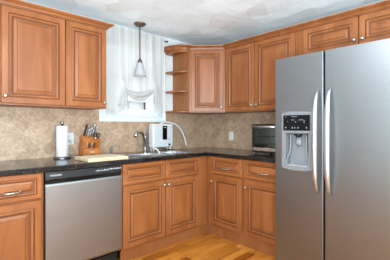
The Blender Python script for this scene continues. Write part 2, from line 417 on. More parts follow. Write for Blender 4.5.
# ------------------------------------------------------------------ cabinet joinery
X, Y, Z = Vector((1, 0, 0)), Vector((0, 1, 0)), Vector((0, 0, 1))
def raised(O, U, N, w, h, parent, part, woodm, woodp=None, s=1., th=.020, center=True):
    """mitred frame with glazed grooves around a raised centre panel; O = lower corner on the cabinet face"""
    f = .045*s
    pr = [(0, .001), (0, th-.003), (.003, th), (f, th), (f+.0025*s, th-.005), (f+.006*s, th-.004), (f+.012*s, th+.0015), (f+.019*s, th+.001), (f+.026*s, th-.004), (f+.029*s, th-.010), (f+.037*s, th-.011)]
    gl = {3, 4, 8, 9}
    mb = MB(); mb.rings(O, U, Z, N, w, h, pr, lambda i: GLAZE if i in gl else woodm, fill=False, back=True)
    d = mb.build(part, parent)
    d0 = f+.037*s
    pp = [(d0, th-.011), (d0+.002*s, th-.0105), (d0+.022*s, th-.005), (d0+.0245*s, th-.001), (d0+.029*s, th-.0005)]
    p = MB(); p.rings(O, U, Z, N, w, h, pp, lambda i: GLAZE if i in (0, 2) else (woodp or woodm))
    p.build('center_panel', d)
    return d
def knob(p, N, parent):
    p = Vector(p)
    MB().lathe(p, N, [(.0, 0), (.009, 0), (.008, .004), (.005, .008), (.0055, .014), (.013, .018), (.0155, .023), (.013, .028), (.006, .0305), (0, .031)], STEEL_K, 16).build('knob', parent)
def pull(p, U, N, parent, L=.1):
    p = Vector(p); mb = MB()
    pts = bez([p-U*L/2, p-U*L/2+N*.016, p-U*L*.36+N*.027, p-U*.018+N*.03, p+N*.032, p+U*.018+N*.03, p+U*L*.36+N*.027, p+U*L/2+N*.016, p+U*L/2], 5)
    n = len(pts); mb.tube(pts, [.0045+.0035*max(0, 1-abs(i-n/2)/(n*.12)) for i in range(n)], STEEL_K, 8)
    for sgn in (-1, 1): mb.lathe(p+U*sgn*L/2, N, [(0, 0), (.009, 0), (.008, .004), (.004, .006)], STEEL_K, 12)
    mb.build('handle', parent)
def on(th=.020): return th

# ---- upper cabinets on the back wall, left of the window
UZ0, UZ1 = 1.372, 2.134
def upper_body(x0, x1, y0, y1, root, z0=UZ0, z1=UZ1):
    MB().box((x0, y0, z0), (x1, y1, z1), CARC, .0015, 1).build('body', root)
def face_frame_y(x0, x1, z0, z1, yf, root, stiles, rails):
    mb = MB()
    for a, c in stiles: mb.box((a, yf, z0), (c, yf+.019, z1), WV)
    for a, c in rails: mb.box((x0, yf+.0005, a), (x1, yf+.0185, c), WHX)
    mb.build('face_frame', root)
t = thing('wall_cabinet', 'wide raised-panel wall cabinet at upper left, nearest the left picture edge', 'cabinet', (-2.52, 0, UZ0), 'wall cabinets')
upper_body(-2.975, -2.064, -.286, -.001, t)
face_frame_y(-2.975, -2.064, UZ0, UZ1, -.305, t, [(-2.975, -2.935), (-2.105, -2.064), (-2.55, -2.51)], [(UZ0, UZ0+.03), (UZ1-.04, UZ1)])
d = raised(Vector((-2.967, -.305, UZ0+.012)), X, -Y, .43, 2.122-UZ0-.012, t, 'door', WV); knob((-2.565, -.325, 1.43), -Y, d)
d = raised(Vector((-2.531, -.305, UZ0+.012)), X, -Y, .4625, 2.122-UZ0-.012, t, 'door', WV); knob((-2.508, -.325, 1.437), -Y, d)
t = thing('wall_cabinet', 'narrow one-door wall cabinet directly left of the curtained window', 'cabinet', (-1.87, 0, UZ0), 'wall cabinets')
upper_body(-2.063, -1.684, -.286, -.001, t)
face_frame_y(-2.063, -1.684, UZ0, UZ1, -.305, t, [(-2.063, -2.03), (-1.72, -1.684)], [(UZ0, UZ0+.03), (UZ1-.04, UZ1)])
d = raised(Vector((-2.061, -.305, UZ0+.012)), X, -Y, .369, 2.122-UZ0-.012, t, 'door', WV); knob((-1.716, -.325, 1.425), -Y, d)

# ---- corner cabinet with diagonal face
t = thing('corner_wall_cabinet', 'diagonal corner wall cabinet with one tall raised-panel door', 'cabinet', (-.3, -.3, UZ0), 'wall cabinets')
G = .019*math.tan(PI/8)
MB().prism([(-.609, -.001, UZ0), (-.001, -.001, UZ0), (-.001, -.609, UZ0), (-.278, -.609, UZ0), (-.609, -.278, UZ0)], (0, 0, UZ1-UZ0), CARC).build('body', t)
A, B = Vector((-.61, -.305, 0)), Vector((-.305, -.61, 0)); U = (B-A).normalized(); N = Vector((-U.y, U.x, 0)); N = -N if N.x > 0 else N
mb = MB(); L = (B-A).length
def slab(mb, u0, u1, z0, z1, n0, n1, m):
    P = [A+U*u0+N*n0, A+U*u1+N*n0, A+U*u1+N*n1, A+U*u0+N*n1]
    mb.prism([(p.x, p.y, z0) for p in P], (0, 0, z1-z0), m)
slab(mb, 0, .042, UZ0, UZ1, -.019, 0, WV); slab(mb, L-.042, L, UZ0, UZ1, -.019, 0, WV)
slab(mb, .042, L-.042, UZ0, UZ0+.03, -.019, 0, WHX); slab(mb, .042, L-.042, UZ1-.04, UZ1, -.019, 0, WHX)
mb.build('face_frame', t)
d = raised(A+U*.024+Z*(UZ0+.012), U, N, L-.048, 2.122-UZ0-.012, t, 'door', WV)
knob(A+U*(L-.045)+N*.02+Z*1.435, N, d)

# ---- open end shelf beside the window
t = thing('open_end_shelf', 'open wooden end shelf with rounded shelves beside the curtained window', 'shelf', (-.68, -.1, UZ0), 'wall cabinets')
sh = [(-.6105, -.001), (-.755, -.001), (-.755, -.04)]+[(-.6105-.1445*math.cos(a)**.9 if math.cos(a) > 0 else -.6105, -.04-.262*math.sin(a)) for a in [PI/2*i/12 for i in range(1, 13)]]
MB().box((-.622, -.303, UZ0+.021), (-.6105, -.012, UZ1-.001), CARC, .001, 1).build('side_panel', t)
MB().box((-.622, -.011, UZ0+.021), (-.6105, -.001, UZ1-.001), CARC).build('back_strip', t)
for k, z in enumerate((UZ0, 1.616, 1.856)):
    q = [(x if x > -.70 else x, y) for x, y in sh]
    MB().prism([(x-.0005 if k == 0 else min(x, -.6225), y, z) for x, y in q], (0, 0, .02), WHX, .004).build('shelf', t)
MB().prism([(min(x, -.6225), y, 2.10) for x, y in sh], (0, 0, .033), WHX, .002).build('top_panel', t)

# ---- right wall upper cabinets
def upper_right(label, y0, y1, z0, doors, knobs, stiles):
    t = thing('wall_cabinet', label, 'cabinet', (0, (y0+y1)/2, z0), 'wall cabinets')
    MB().box((-.286, y1, z0), (-.001, y0, UZ1), CARC, .0015, 1).build('body', t)
    mb = MB()
    for a, c in stiles: mb.box((-.305, c, z0), (-.286, a, UZ1), WV)
    for a, c in ((z0, z0+.03), (UZ1-.04, UZ1)): mb.box((-.3045, y1, a), (-.2865, y0, c), WHY)
    mb.build('face_frame', t)
    for (a, w), ky in zip(doors, knobs):
        d = raised(Vector((-.305, a, z0+.012)), -Y, -X, w, 2.122-z0-.012, t, 'door', WV)
        knob((-.325, ky, z0+.065), -X, d)
upper_right('two-door wall cabinet above the black toaster oven on the right wall', -.611, -1.53, UZ0, [(-.632, .409), (-1.049, .468)], (-1.015, -1.08), [(-.611, -.65), (-1.02, -1.075), (-1.49, -1.53)])
upper_right('short two-door wall cabinet directly above the stainless refrigerator', -1.531, -2.60, 1.862, [(-1.602, .478), (-2.087, .478)], (-2.052, -2.115), [(-1.531, -1.63), (-2.06, -2.11), (-2.555, -2.60)])

# ---- crown moulding
CP = [(.001, 2.1345), (.001, 2.124), (.010, 2.124), (.0115, 2.131), (.020, 2.134), (.024, 2.144), (.036, 2.151), (.052, 2.156), (.055, 2.160), (.060, 2.162), (.068, 2.165), (.070, 2.172), (.068, 2.178), (.0, 2.178), (.0, 2.1345)]
CP = [(a*.74, 2.124+(z-2.124)*.87) for a, z in CP]
cm_of = lambda k: GLAZE if k in (3, 8) else WHX
def outs(path, first=None, last=None):
    """mitred outward normals, outward = right-hand side of the travel direction reversed as needed"""
    dirs = [Vector((b[0]-a[0], b[1]-a[1])).normalized() for a, b in zip(path, path[1:])]
    ns = [Vector((d.y, -d.x)) for d in dirs]; o = []
    for i in range(len(path)):
        if i == 0: o.append(ns[0])
        elif i == len(path)-1: o.append(ns[-1])
        else:
            m = (ns[i-1]+ns[i]).normalized(); o.append(m/max(.35, m.dot(ns[i])))
    return o
YC = -.3275
p1 = [(-2.99, YC), (-1.688, YC), (-1.688, -.002)]
tag(MB().sweep(p1, outs(p1), CP, cm_of).build('crown_molding'), 'stepped wooden crown moulding atop the wall cabinets left of the window', 'crown molding', 'crown mouldings')
e = .0225; k2 = e*math.tan(PI/8)
rnd = [(-.768, -.002), (-.768, -.05)]+[(-.6105-.1575*math.cos(a)**.9, -.05-.275*math.sin(a)) for a in [PI/2*i/9 for i in range(1, 9)]]+[(-.61-k2, YC)]
p2 = rnd+[(YC, -.61-k2), (YC, -2.62)]
p2 = p2[:len(rnd)]+[(-.3275, -.61-k2)]+[(-.3275, -2.62)]
tag(MB().sweep(p2, outs(p2), CP, cm_of).build('crown_molding'), 'long stepped crown moulding from the open end shelf around the corner to above the refrigerator', 'crown molding', 'crown mouldings')

# ------------------------------------------------------------------ base cabinets
BZ0, BZ1 = .10, .876
def base_y(label, x0, x1, doors, drawers, knobs, pulls, stiles, name='base_cabinet'):
    t = thing(name, label, 'cabinet', ((x0+x1)/2, -.3, 0), 'base cabinets')
    mb = MB()
    mb.box((x0, -.591, BZ0), (x0+.016, -.012, BZ1), CARC); mb.box((x1-.016, -.591, BZ0), (x1, -.012, BZ1), CARC)
    mb.box((x0+.016, -.591, BZ0), (x1-.016, -.012, BZ0+.016), INSIDE); mb.box((x0+.016, -.02, BZ0+.016), (x1-.016, -.012, BZ1), INSIDE)
    mb.build('body', t)
    f = MB()
    for a, c in stiles: f.box((a, -.61, BZ0), (c, -.591, BZ1), WV)
    for a, c in ((BZ0, .13), (.665, .70), (.86, BZ1)): f.box((x0, -.6095, a), (x1, -.5915, c), WHX)
    f.build('face_frame', t)
    for (a, w), k in zip(doors, knobs):
        d = raised(Vector((a, -.61, .124)), X, -Y, w, .55, t, 'door', WV); knob((k, -.63, .632), -Y, d)
    for i, (a, w) in enumerate(drawers):
        d = raised(Vector((a, -.61, .690)), X, -Y, w, .181, t, 'drawer', WHX, s=.68)
        if pulls: pull((a+w/2, -.632, .757), X, -Y, d)
    return t
base_y('drawer-over-door base cabinet left of the dishwasher', -2.72, -2.3205, [(-2.708, .372)], [(-2.708, .372)], [-2.68], True, [(-2.72, -2.69), (-2.36, -2.3205)])
base_y('drawer-over-door base cabinet at the far left end of the counter', -3.30, -2.7205, [(-3.29, .555)], [(-3.29, .555)], [-2.76], True, [(-3.30, -3.27), (-2.75, -2.7205)])
base_y('two-door sink base cabinet between dishwasher and inner corner', -1.693, -.612, [(-1.683, .464), (-1.211, .443)], [(-1.683, .464), (-1.211, .443)], [-1.240, -1.188], False, [(-1.693, -1.66), (-1.23, -1.195), (-.80, -.612)], 'sink_cabinet')
def base_x(label, y0, y1, door, k):
    t = thing('base_cabinet', label, 'cabinet', (-.3, (y0+y1)/2, 0), 'base cabinets')
    MB().box((-.591, y1, BZ0), (-.012, y0, BZ1), CARC).build('body', t)
    f = MB(); a, w = door
    f.box((-.61, a-.02, BZ0), (-.591, y0, BZ1), WV); f.box((-.61, y1, BZ0), (-.591, a-w+.02, BZ1), WV)
    for p, q in ((BZ0, .13), (.665, .70), (.86, BZ1)): f.box((-.6095, y1, p), (-.5915, y0, q), WHY)
    f.build('face_frame', t)
    d = raised(Vector((-.61, a, .124)), -Y, -X, w, .55, t, 'door', WV); knob((-.63, k, .60), -X, d)
    d = raised(Vector((-.61, a, .690)), -Y, -X, w, .181, t, 'drawer', WHY, s=.68); pull((-.632, a-w/2, .757), -Y, -X, d)
base_x('base cabinet with drawer and door right beside the inner corner', -.612, -1.122, (-.683, .424), -.705)
base_x('base cabinet with drawer and door below the toaster oven', -1.1225, -1.60, (-1.139, .437), -1.165)
# toe boards
tag(MB().prism([(-1.693, -.60, 0), (-.588, -.60, 0), (-.588, -.588, 0), (-1.693, -.588, 0)], (0, 0, .0995), CARC, .001).build('toe_board'), 'wooden toe board along the floor below the sink cabinet', 'toe board', 'toe boards')
tag(MB().box((-.60, -1.60, 0), (-.5885, -.6005, .0995), CARC, .001).build('toe_board'), 'wooden toe board along the floor below the right base cabinets', 'toe board', 'toe boards')
tag(MB().box((-3.30, -.55, 0), (-2.3205, -.54, .0995), CARC, .001).build('toe_board'), 'wooden toe board along the floor left of the dishwasher', 'toe board', 'toe boards')

# ------------------------------------------------------------------ countertop with sink cut-out
SX0, SX1, SY0, SY1 = -1.62, -.82, -.575, -.195
mb = MB(); bm = mb.bm
xs = [-3.32, SX0, SX1, -.648, -.0005]; ys = [-1.615, -.648, SY0, SY1, -.0005]
vg = {}
def vv(x, y, z):
    k = (x, y, z)
    if k not in vg: vg[k] = bm.verts.new(k)
    return vg[k]
cells = []
for i in range(4):
    for j in range(4):
        if (j == 0 and i < 3) or (i == 1 and j == 2): continue
        cells.append((i, j))
for z in (.876, .914):
    for i, j in cells: mb.face([vv(xs[i], ys[j], z), vv(xs[i+1], ys[j], z), vv(xs[i+1], ys[j+1], z), vv(xs[i], ys[j+1], z)], GRAN)
S = set(cells)
for i, j in cells:
    for (di, dj), (p, q) in (((-1, 0), ((i, j), (i, j+1))), ((1, 0), ((i+1, j), (i+1, j+1))), ((0, -1), ((i, j), (i+1, j))), ((0, 1), ((i, j+1), (i+1, j+1)))):
        if (i+di, j+dj) in S: continue
        a, c = (xs[p[0]], ys[p[1]]), (xs[q[0]], ys[q[1]])
        mb.face([vv(*a, .876), vv(*c, .876), vv(*c, .914), vv(*a, .914)], GRAN)
bmesh.ops.recalc_face_normals(bm, faces=bm.faces[:])
E = [e for e in bm.edges if len(e.link_faces) == 2 and e.calc_face_angle() > 1 and abs(e.verts[0].co.z-e.verts[1].co.z) < 1e-5 and e.verts[0].co.z > .9 and min(v.co.y for v in e.verts) < -.01]
bmesh.ops.bevel(bm, geom=E, offset=.006, segments=3, affect='EDGES', profile=.5)
tag(mb.build('countertop'), 'dark speckled granite countertop running around the corner', 'countertop')

# ------------------------------------------------------------------ sink
t = thing('kitchen_sink', 'double-bowl stainless steel sink set in the granite counter under the window', 'sink', ((SX0+SX1)/2, (SY0+SY1)/2, .914))
mb = MB(); XM = -1.17
mb.box((SX0-.014, SY0-.014, .9143), (SX1+.014, SY0+.02, .9175), STEEL_S, .0012); mb.box((SX0-.014, SY1-.02, .9143), (SX1+.014, SY1+.014, .9175), STEEL_S, .0012)
mb.box((SX0-.014, SY0+.02, .9143), (SX0+.02, SY1-.02, .9175), STEEL_S); mb.box((SX1-.02, SY0+.02, .9143), (SX1+.014, SY1-.02, .9175), STEEL_S)
mb.box((XM-.02, SY0+.02, .9143), (XM+.02, SY1-.02, .9175), STEEL_S)
mb.build('rim', t)
for a, c in ((SX0+.02, XM-.02), (XM+.02, SX1-.02)):
    w, h = c-a, SY1-SY0-.04
    bl = MB(); bl.rings(Vector((a, SY0+.02, .916)), X, Y, Z, w, h, [(0, 0), (.004, -.01), (.008, -.15), (.03, -.185), (.08, -.19)], lambda i: STEEL_S)
    o = bl.build('bowl', t)
    MB().lathe((a+w/2, SY0+.02+h/2, .7265), Z, [(0, .001), (.02, .001), (.03, .003), (.042, .004), (.043, .0)], CHROME, 18).build('drain', o)

# ------------------------------------------------------------------ dishwasher
t = thing('dishwasher', 'stainless steel dishwasher with black control strip under the counter', 'dishwasher', (-2.007, -.3, 0))
D0, D1 = -2.316, -1.698
MB().box((D0+.004, -.592, .105), (D1-.004, -.02, .868), GAP).build('body', t)
mb = MB(); mb.prism([(D0+.003, -.594, .135), (D0+.003, -.63, .135), (D0+.003, -.634, .15), (D0+.003, -.634, .765), (D0+.003, -.628, .778), (D0+.003, -.594, .778)], (D1-D0-.006, 0, 0), STEEL_DW, .002)
mb.build('door', t)
mb = MB()
mb.prism([(D0+.002, -.594, .78), (D0+.002, -.612, .78), (D0+.002, -.618, .80), (D0+.002, -.632, .808), (D0+.002, -.636, .815), (D0+.002, -.632, .868), (D0+.002, -.594, .868)], (D1-D0-.004, 0, 0), BLACK, .002)
cp = mb.build('control_panel', t)
MB().box((-2.17, -.6205, .785), (-1.92, -.611, .800), BLACKG, .003).build('handle_pocket', cp)
mb = MB(); random.seed(3)
for i in range(16):
    x = -1.935+i*.0145; k = i % 4
    mb.box((x, -.6375, .838+(.004 if i > 7 else 0)), (x+.008, -.633, .844+(.003 if k == 1 else 0)+(.004 if i > 7 else 0)), MARK)
    if i % 2: mb.box((x+.001, -.6375, .853), (x+.006, -.633, .855), MARK)
mb.build('printed_buttons', cp)
def text(s, size, loc, U, N, m, parent, name, depth=.0006):
    c = bpy.data.curves.new('lettering', 'FONT'); c.body = s; c.size = size; c.extrude = depth; c.align_x = 'CENTER'; c.align_y = 'CENTER'
    o = bpy.data.objects.new('lettering', c); C.objects.link(o); bpy.context.view_layer.update()
    me = bpy.data.meshes.new_from_object(o.evaluated_get(bpy.context.evaluated_depsgraph_get()))
    bpy.data.objects.remove(o); V = N.cross(U)
    M = Matrix(((U.x, V.x, N.x, loc[0]), (U.y, V.y, N.y, loc[1]), (U.z, V.z, N.z, loc[2]), (0, 0, 0, 1)))
    root = parent
    while root.parent: root = root.parent
    me.transform(Matrix.Translation(-Vector(root.location)) @ M); me.materials.clear(); me.materials.append(m); me.name = name
    q = bpy.data.objects.new(name, me); C.objects.link(q); q.parent = parent; return q
text('FRIGIDAIRE', .0165, (-2.243, -.6355, .842), X, -Y, MARK, cp, 'lettering', .0018)
MB().box((D0+.004, -.56, .004), (D1-.004, -.545, .104), TOE).build('toe_panel', t)

# ------------------------------------------------------------------ refrigerator
FX, FY0, FYS, FY1, FT = -.85, -1.622, -2.019, -2.54, 1.752
t = thing('refrigerator', 'side-by-side stainless steel refrigerator with water dispenser in the left door', 'refrigerator', (-.4, -2.08, 0))
MB().box((-.775, FY1+.004, .02), (-.03, FY0-.004, FT-.015), plain('fridge_case', '#5a5c5e', .5), .004).build('body', t)
MB().box((-.79, FY1+.01, .0), (-.70, FY0-.01, .085), plain('fridge_grille', '#3f4143', .5), .003).build('base_grille', t)
# freezer door with the dispenser cut out of it
RY0, RY1, RZ0, RZ1 = -1.718, -1.912, .895, 1.152
mb = MB()
def door_slab(y0, y1, holes):
    ysd = sorted({y0, y1, *[h for hh2 in holes for h in hh2[:2]]}); zsd = sorted({.09, FT, *[h for hh2 in holes for h in hh2[2:]]})
    for i in range(len(ysd)-1):
        for j in range(len(zsd)-1):
            cy, cz = (ysd[i]+ysd[i+1])/2, (zsd[j]+zsd[j+1])/2
            if any(min(h[:2]) < cy < max(h[:2]) and h[2] < cz < h[3] for h in holes): continue
            yield ysd[i], ysd[i+1], zsd[j], zsd[j+1]
def fridge_door(y_hi, y_lo, hole, name):
    """front skin with rounded vertical edges and slight crown; y_hi > y_lo"""
    mb = MB(); R = .005; n = 5; prof = []
    for k in range(n+1): a = PI/2*k/n; prof.append((FX+R-R*math.sin(a), y_hi-R+R*math.cos(a)))
    for k in range(n+1): a = PI/2*k/n; prof.append((FX+R-R*math.cos(a), y_lo+R-R*math.sin(a)))
    back = -.782
    poly = [(back, y_hi)]+prof+[(back, y_lo)]
    if hole is None:
        mb.prism([(x, y, .09) for x, y in poly], (0, 0, FT-.09), STEEL, .003)
    else:
        ya, yb, za, zb = hole
        mb.prism([(x, y, .09) for x, y in poly], (0, 0, za-.09), STEEL); mb.prism([(x, y, zb) for x, y in poly], (0, 0, FT-zb), STEEL)
        mb.prism([(back, y_hi, za)]+[(x, y, za) for x, y in prof[:n+1]]+[(FX, ya, za), (back, ya, za)], (0, 0, zb-za), STEEL)
        mb.prism([(back, yb, za), (FX, yb, za)]+[(x, y, za) for x, y in prof[n+1:]]+[(back, y_lo, za)], (0, 0, zb-za), STEEL)
        bmesh.ops.remove_doubles(mb.bm, verts=mb.bm.verts[:], dist=1e-5)
    return mb.build(name, t)
fd = fridge_door(FY0, FYS+.006, (RY0, RY1, RZ0, 1.30), 'freezer_door')
rd = fridge_door(FYS-.006, FY1, None, 'refrigerator_door')
MB().box((-.836, FYS-.0057, .09), (-.783, FYS+.0057, FT-.004), GAP).build('gasket', t)
MB().box((-.774, FY0-.10, FT-.0148), (-.70, FY0-.02, FT-.001), GAP, .004).build('hinge_cover', t)
MB().box((-.774, FY1+.02, FT-.0148), (-.70, FY1+.10, FT-.001), GAP, .004).build('hinge_cover', t)
# dispenser
BZL = '#a7a9ab'; BEZEL = plain('dispenser_bezel', '#7f8184', .34, .3); RECESS = plain('dispenser_recess', '#7d7f81', .45, .1); DISPM = plain('display_print', '#8d9296', .5); PADDLE = plain('dispenser_paddle', '#7c7f82', .4)
mb = MB()
yl, yr, zb0, zt0 = -1.685, -1.935, .872, 1.312
o_ = []
for k in range(13): s_ = k/12; o_.append((yl+(yr-yl)*s_, zb0-.012*math.sin(PI*s_)))
for k in range(13): s_ = k/12; o_.append((yr+(yl-yr)*s_, zt0+.010*math.sin(PI*s_)))
i_ = []
y2, y3, z2, z3 = -1.722, -1.908, .900, 1.150
for k in range(13): s_ = k/12; i_.append((y2+(y3-y2)*s_, z2-.006*math.sin(PI*s_)))
for k in range(13): s_ = k/12; i_.append((y3+(y2-y3)*s_, z3))
n = len(o_)
def ring_pts(P, x): return [mb.bm.verts.new((x, y, z)) for y, z in P]
shr = lambda P, d: [((y-(yl+yr)/2)*(1-d/.12)+(yl+yr)/2, (z-(zb0+zt0)/2)*(1-d/.22)+(zb0+zt0)/2) for y, z in P]
R0 = ring_pts(o_, FX-.0005); R1 = ring_pts(o_, FX-.008); R2 = ring_pts(shr(o_, .004), FX-.012); R3 = ring_pts(i_, FX-.010); R4 = ring_pts(i_, FX+.004)
for p, q in ((R0, R1), (R1, R2), (R2, R3), (R3, R4)):
    for k in range(n): mb.face([p[k], p[(k+1) % n], q[(k+1) % n], q[k]], BEZEL)
disp = mb.build('dispenser', fd)
# recess: hollow cavity with side walls flaring at the bottom
mb = MB(); RX = -.782
def cav(m):
    P = [(RY0-.001, RZ0+.002), (RY1+.001, RZ0+.002), (RY1+.001, RZ1-.002), (RY0-.001, RZ1-.002)]
    a = [mb.bm.verts.new((FX-.004, y, z)) for y, z in P]; c = [mb.bm.verts.new((RX, y*.96+(RY0+RY1)/2*.04, z*.97+.03*1.03)) for y, z in P]
    for k in range(4): mb.face([a[k], c[k], c[(k+1) % 4], a[(k+1) % 4]], m)
    mb.face(c, m)
cav(RECESS); mb.build('recess', fd, normals=False)
MB().box((FX-.016, -1.704, 1.172), (FX-.0125, -1.922, 1.292), BLACKG, .0015).build('display_panel', fd)
for (y, z, w, h) in ((-1.722, 1.278, .008, .004), (-1.775, 1.278, .045, .003), (-1.770, 1.253, .028, .003), (-1.835, 1.253, .032, .003), (-1.804, 1.235, .008, .007), (-1.74, 1.24, .003, .007), (-1.87, 1.246, .014, .003), (-1.87, 1.233, .014, .003),
                     (-1.722, 1.190, .008, .010), (-1.778, 1.188, .007, .012), (-1.80, 1.188, .005, .012), (-1.825, 1.188, .007, .012), (-1.892, 1.189, .007, .011)):
    MB().box((FX-.0168, y, z), (FX-.0161, y-w, z+h), DISPM).build('display_icon', fd)
MB().box((FX-.016, -1.702, 1.153), (FX-.0115, -1.926, 1.169), BEZEL, .002).build('display_ledge', fd)
mb = MB(); mb.lathe((-.815, -1.806, 1.148), -Z, [(.0, 0), (.032, 0), (.032, .01), (.024, .018), (.020, .026), (0, .026)], BLACK, 20); mb.build('ice_chute', fd)
mb = MB(); pts = [(-.806, -1.806, 1.12), (-.812, -1.806, 1.095), (-.818, -1.806, 1.07), (-.812, -1.806, 1.05)]
mb.tube(pts, [.014, .018, .020, .009], PADDLE, 12, flat=(.4, 1.3, (1, 0, 0))); mb.build('paddle', fd)
for sgn, yb in ((1, -1.752), (-1, -1.882)):   # flared side fins inside the recess
    P = bez([(-.83, yb, 1.146), (-.83, yb, 1.05), (-.835, yb+sgn*.006, 1.0), (-.845, yb+sgn*.022, .95), (-.85, yb+sgn*.026, .905)], 6)
    MB().tube(P, .006, BEZEL, 8, flat=(2.2, .8, (1, 0, 0))).build('recess_fin', fd)
MB().box((FX-.006, -1.725, .8965), (-.79, -1.905, .903), GPLASTIC, .002).build('drip_tray', fd)
# handles
def fridge_handle(y, zc0, zc1, d, door, lean):
    pts = []
    for k in range(31):
        s_ = k/30; z = zc0+(zc1-zc0)*s_; bow = .062*(1-(2*s_-1)**4)**.8 if 0 < s_ < 1 else 0
        pts.append((FX-.006-bow, y+lean*math.sin(PI*s_), z))
    r = [.007+.011*min(1, 5*min(k/30, 1-k/30))**.6 for k in range(31)]
    MB().tube(pts, r, STEEL_H, 14, flat=(.75, 1.0, (1, 0, 0))).build('handle', door)
fridge_handle(FYS+.042, .715, 1.468, 0, fd, -.0); fridge_handle(FYS-.046, .715, 1.478, 0, rd, .0)
MB().box((FX-.003, -2.455, 1.665), (FX, -2.49, 1.705), DARKST, .001).build('badge', rd)

# ------------------------------------------------------------------ curtain and rod
t = thing('curtain_rod', 'thin dark curtain rod with ball ends above the window', 'rod', (-1.17, -.07, 2.245))
MB().tube([(-1.62, -.07, 2.247), (-.782, -.07, 2.247)], .006, BLACK, 10).build('rod', t)
for x, s_ in ((-1.62, -1), (-.782, 1)):
    MB().lathe((x, -.07, 2.247), (s_, 0, 0), [(0, -.002), (.007, 0), (.008, .006), (.013, .012), (.014, .019), (.009, .027), (0, .029)], BLACK, 14).build('finial', t)
    MB().tube([(x-s_*.02, -.0015, 2.247), (x-s_*.02, -.07, 2.247)], .005, BLACK, 8).build('bracket', t)
def catmull(xv, pts):
    for (a, b), (c, d) in zip(pts, pts[1:]):
        if a <= xv <= c:
            f = (xv-a)/(c-a); f = f*f*(3-2*f); return b+(d-b)*f
    return pts[-1][1] if xv > pts[-1][0] else pts[0][1]
t = thing('curtain', 'sheer white tie-up curtain gathered over the kitchen window', 'curtain', (-1.17, -.07, 1.3))
CX0, CX1 = -1.60, -.834; TL, TR = -1.385, -.965
def cy(x, z):
    f = max(0, min(1, (2.26-z)/.7))
    y = -.097-.005*math.sin(x*61+.6*math.sin(x*23))*(1-.35*f)-.004*math.sin(x*29+z*3)-.0012*math.sin(x*141+1)
    for tx in (TL, TR): y -= .03*math.exp(-((x-tx)/.05)**2)*math.exp(-((z-1.6)/.12)**2)
    y -= .012*f*math.exp(-((x+1.17)/.2)**2)
    return y
mb = MB(); NX, NZ = 150, 46
bot = [(CX0, 1.42), (-1.52, 1.37), (-1.45, 1.345), (-1.415, 1.40), (TL, 1.60), (-1.32, 1.58), (-1.17, 1.55), (-1.03, 1.60), (TR, 1.65), (-.945, 1.44), (-.90, 1.345), (-.86, 1.375), (CX1, 1.44)]
g = []
for i in range(NX+1):
    x = CX0+(CX1-CX0)*i/NX; zb = catmull(x, bot); col = []
    for j in range(NZ+1):
        z = 2.278+(zb-2.278)*j/NZ
        q = 1 if z > 2.0 else max(0, (2.0-z)/.45)
        xx = x
        for tx in (TL, TR): xx += -(x-tx)*.35*math.exp(-((x-tx)/.07)**2)*math.exp(-((z-1.58)/.1)**2)
        col.append(mb.bm.verts.new((xx, cy(x, z), z)))
    g.append(col)
for i in range(NX):
    for j in range(NZ): mb.face([g[i][j], g[i+1][j], g[i+1][j+1], g[i][j+1]], SHEER, True)
cp_ = mb.build('curtain_panel', t, normals=False)
# gathered swag: a few nested folds hanging between the two ties
mb = MB()
for k in range(4):
    pts = []
    for i in range(41):
        s_ = i/40; x = TL+(TR-TL)*s_; sag = (.055+.020*k)*(1-(2*s_-1)**2)
        pts.append((x, -.105-.012*math.sin(k*2.1)-.004*math.sin(s_*19+k), 1.605+.045*s_-sag))
    mb.tube(pts, [.009+.012*math.sin(PI*i/40) for i in range(41)], SHEER, 12, cap=True, flat=(1.1, .8, (0, 0, 1)))
mb.build('swag', cp_)
for tx, zt in ((TL, 1.61), (TR, 1.655)):
    m2 = MB()
    for k in range(3):
        x0 = tx+(k-1)*.014
        m2.tube(bez([(x0, -.112, zt+.02), (x0+.004, -.125, zt-.03), (x0+(k-1)*.02, -.115, zt-.10), (x0+(k-1)*.028-.01*(1 if tx == TL else -1), -.105, zt-.19-.03*(k == 1))], 6), [.011]*6+[.013]*7+[.011]*6, SHEER, 10, flat=(.6, 1.2, (0, 1, 0)))
    m2.build('tie_fold', cp_)

# ------------------------------------------------------------------ pendant lamp
PX, PY = -1.243, -.205
t = thing('pendant_lamp', 'bronze pendant lamp with frosted bell shade hanging before the window', 'lamp', (PX, PY, CEIL_Z))
MB().lathe((PX, PY, CEIL_Z-.0005), -Z, [(0, 0), (.064, 0), (.066, .006), (.060, .014), (.045, .026), (.022, .034), (.010, .038), (0, .039)], BRONZE, 28).build('canopy', t)
MB().tube([(PX, PY, CEIL_Z-.03), (PX, PY, 1.93)], .0058, BRONZE, 12).build('stem', t)
MB().lathe((PX, PY, 1.945), -Z, [(0, 0), (.008, 0), (.010, .012), (.016, .018), (.022, .032), (.026, .046), (.027, .050), (0, .05)], BRONZE, 22).build('socket_cup', t)
MB().lathe((PX, PY, 1.897), -Z, [(.024, 0), (.030, .012), (.040, .045), (.052, .09), (.064, .13), (.070, .148), (.0685, .148), (.062, .13), (.050, .09), (.038, .045), (.028, .012), (.022, .002)], SHADE, 30).build('shade', t)
MB().lathe((PX, PY, 1.894), -Z, [(.012, 0), (.013, .02), (.022, .05), (.024, .065), (.018, .08), (0, .088)], WPLASTIC, 16).build('bulb', t)

# ------------------------------------------------------------------ things on the counter
CT = .914
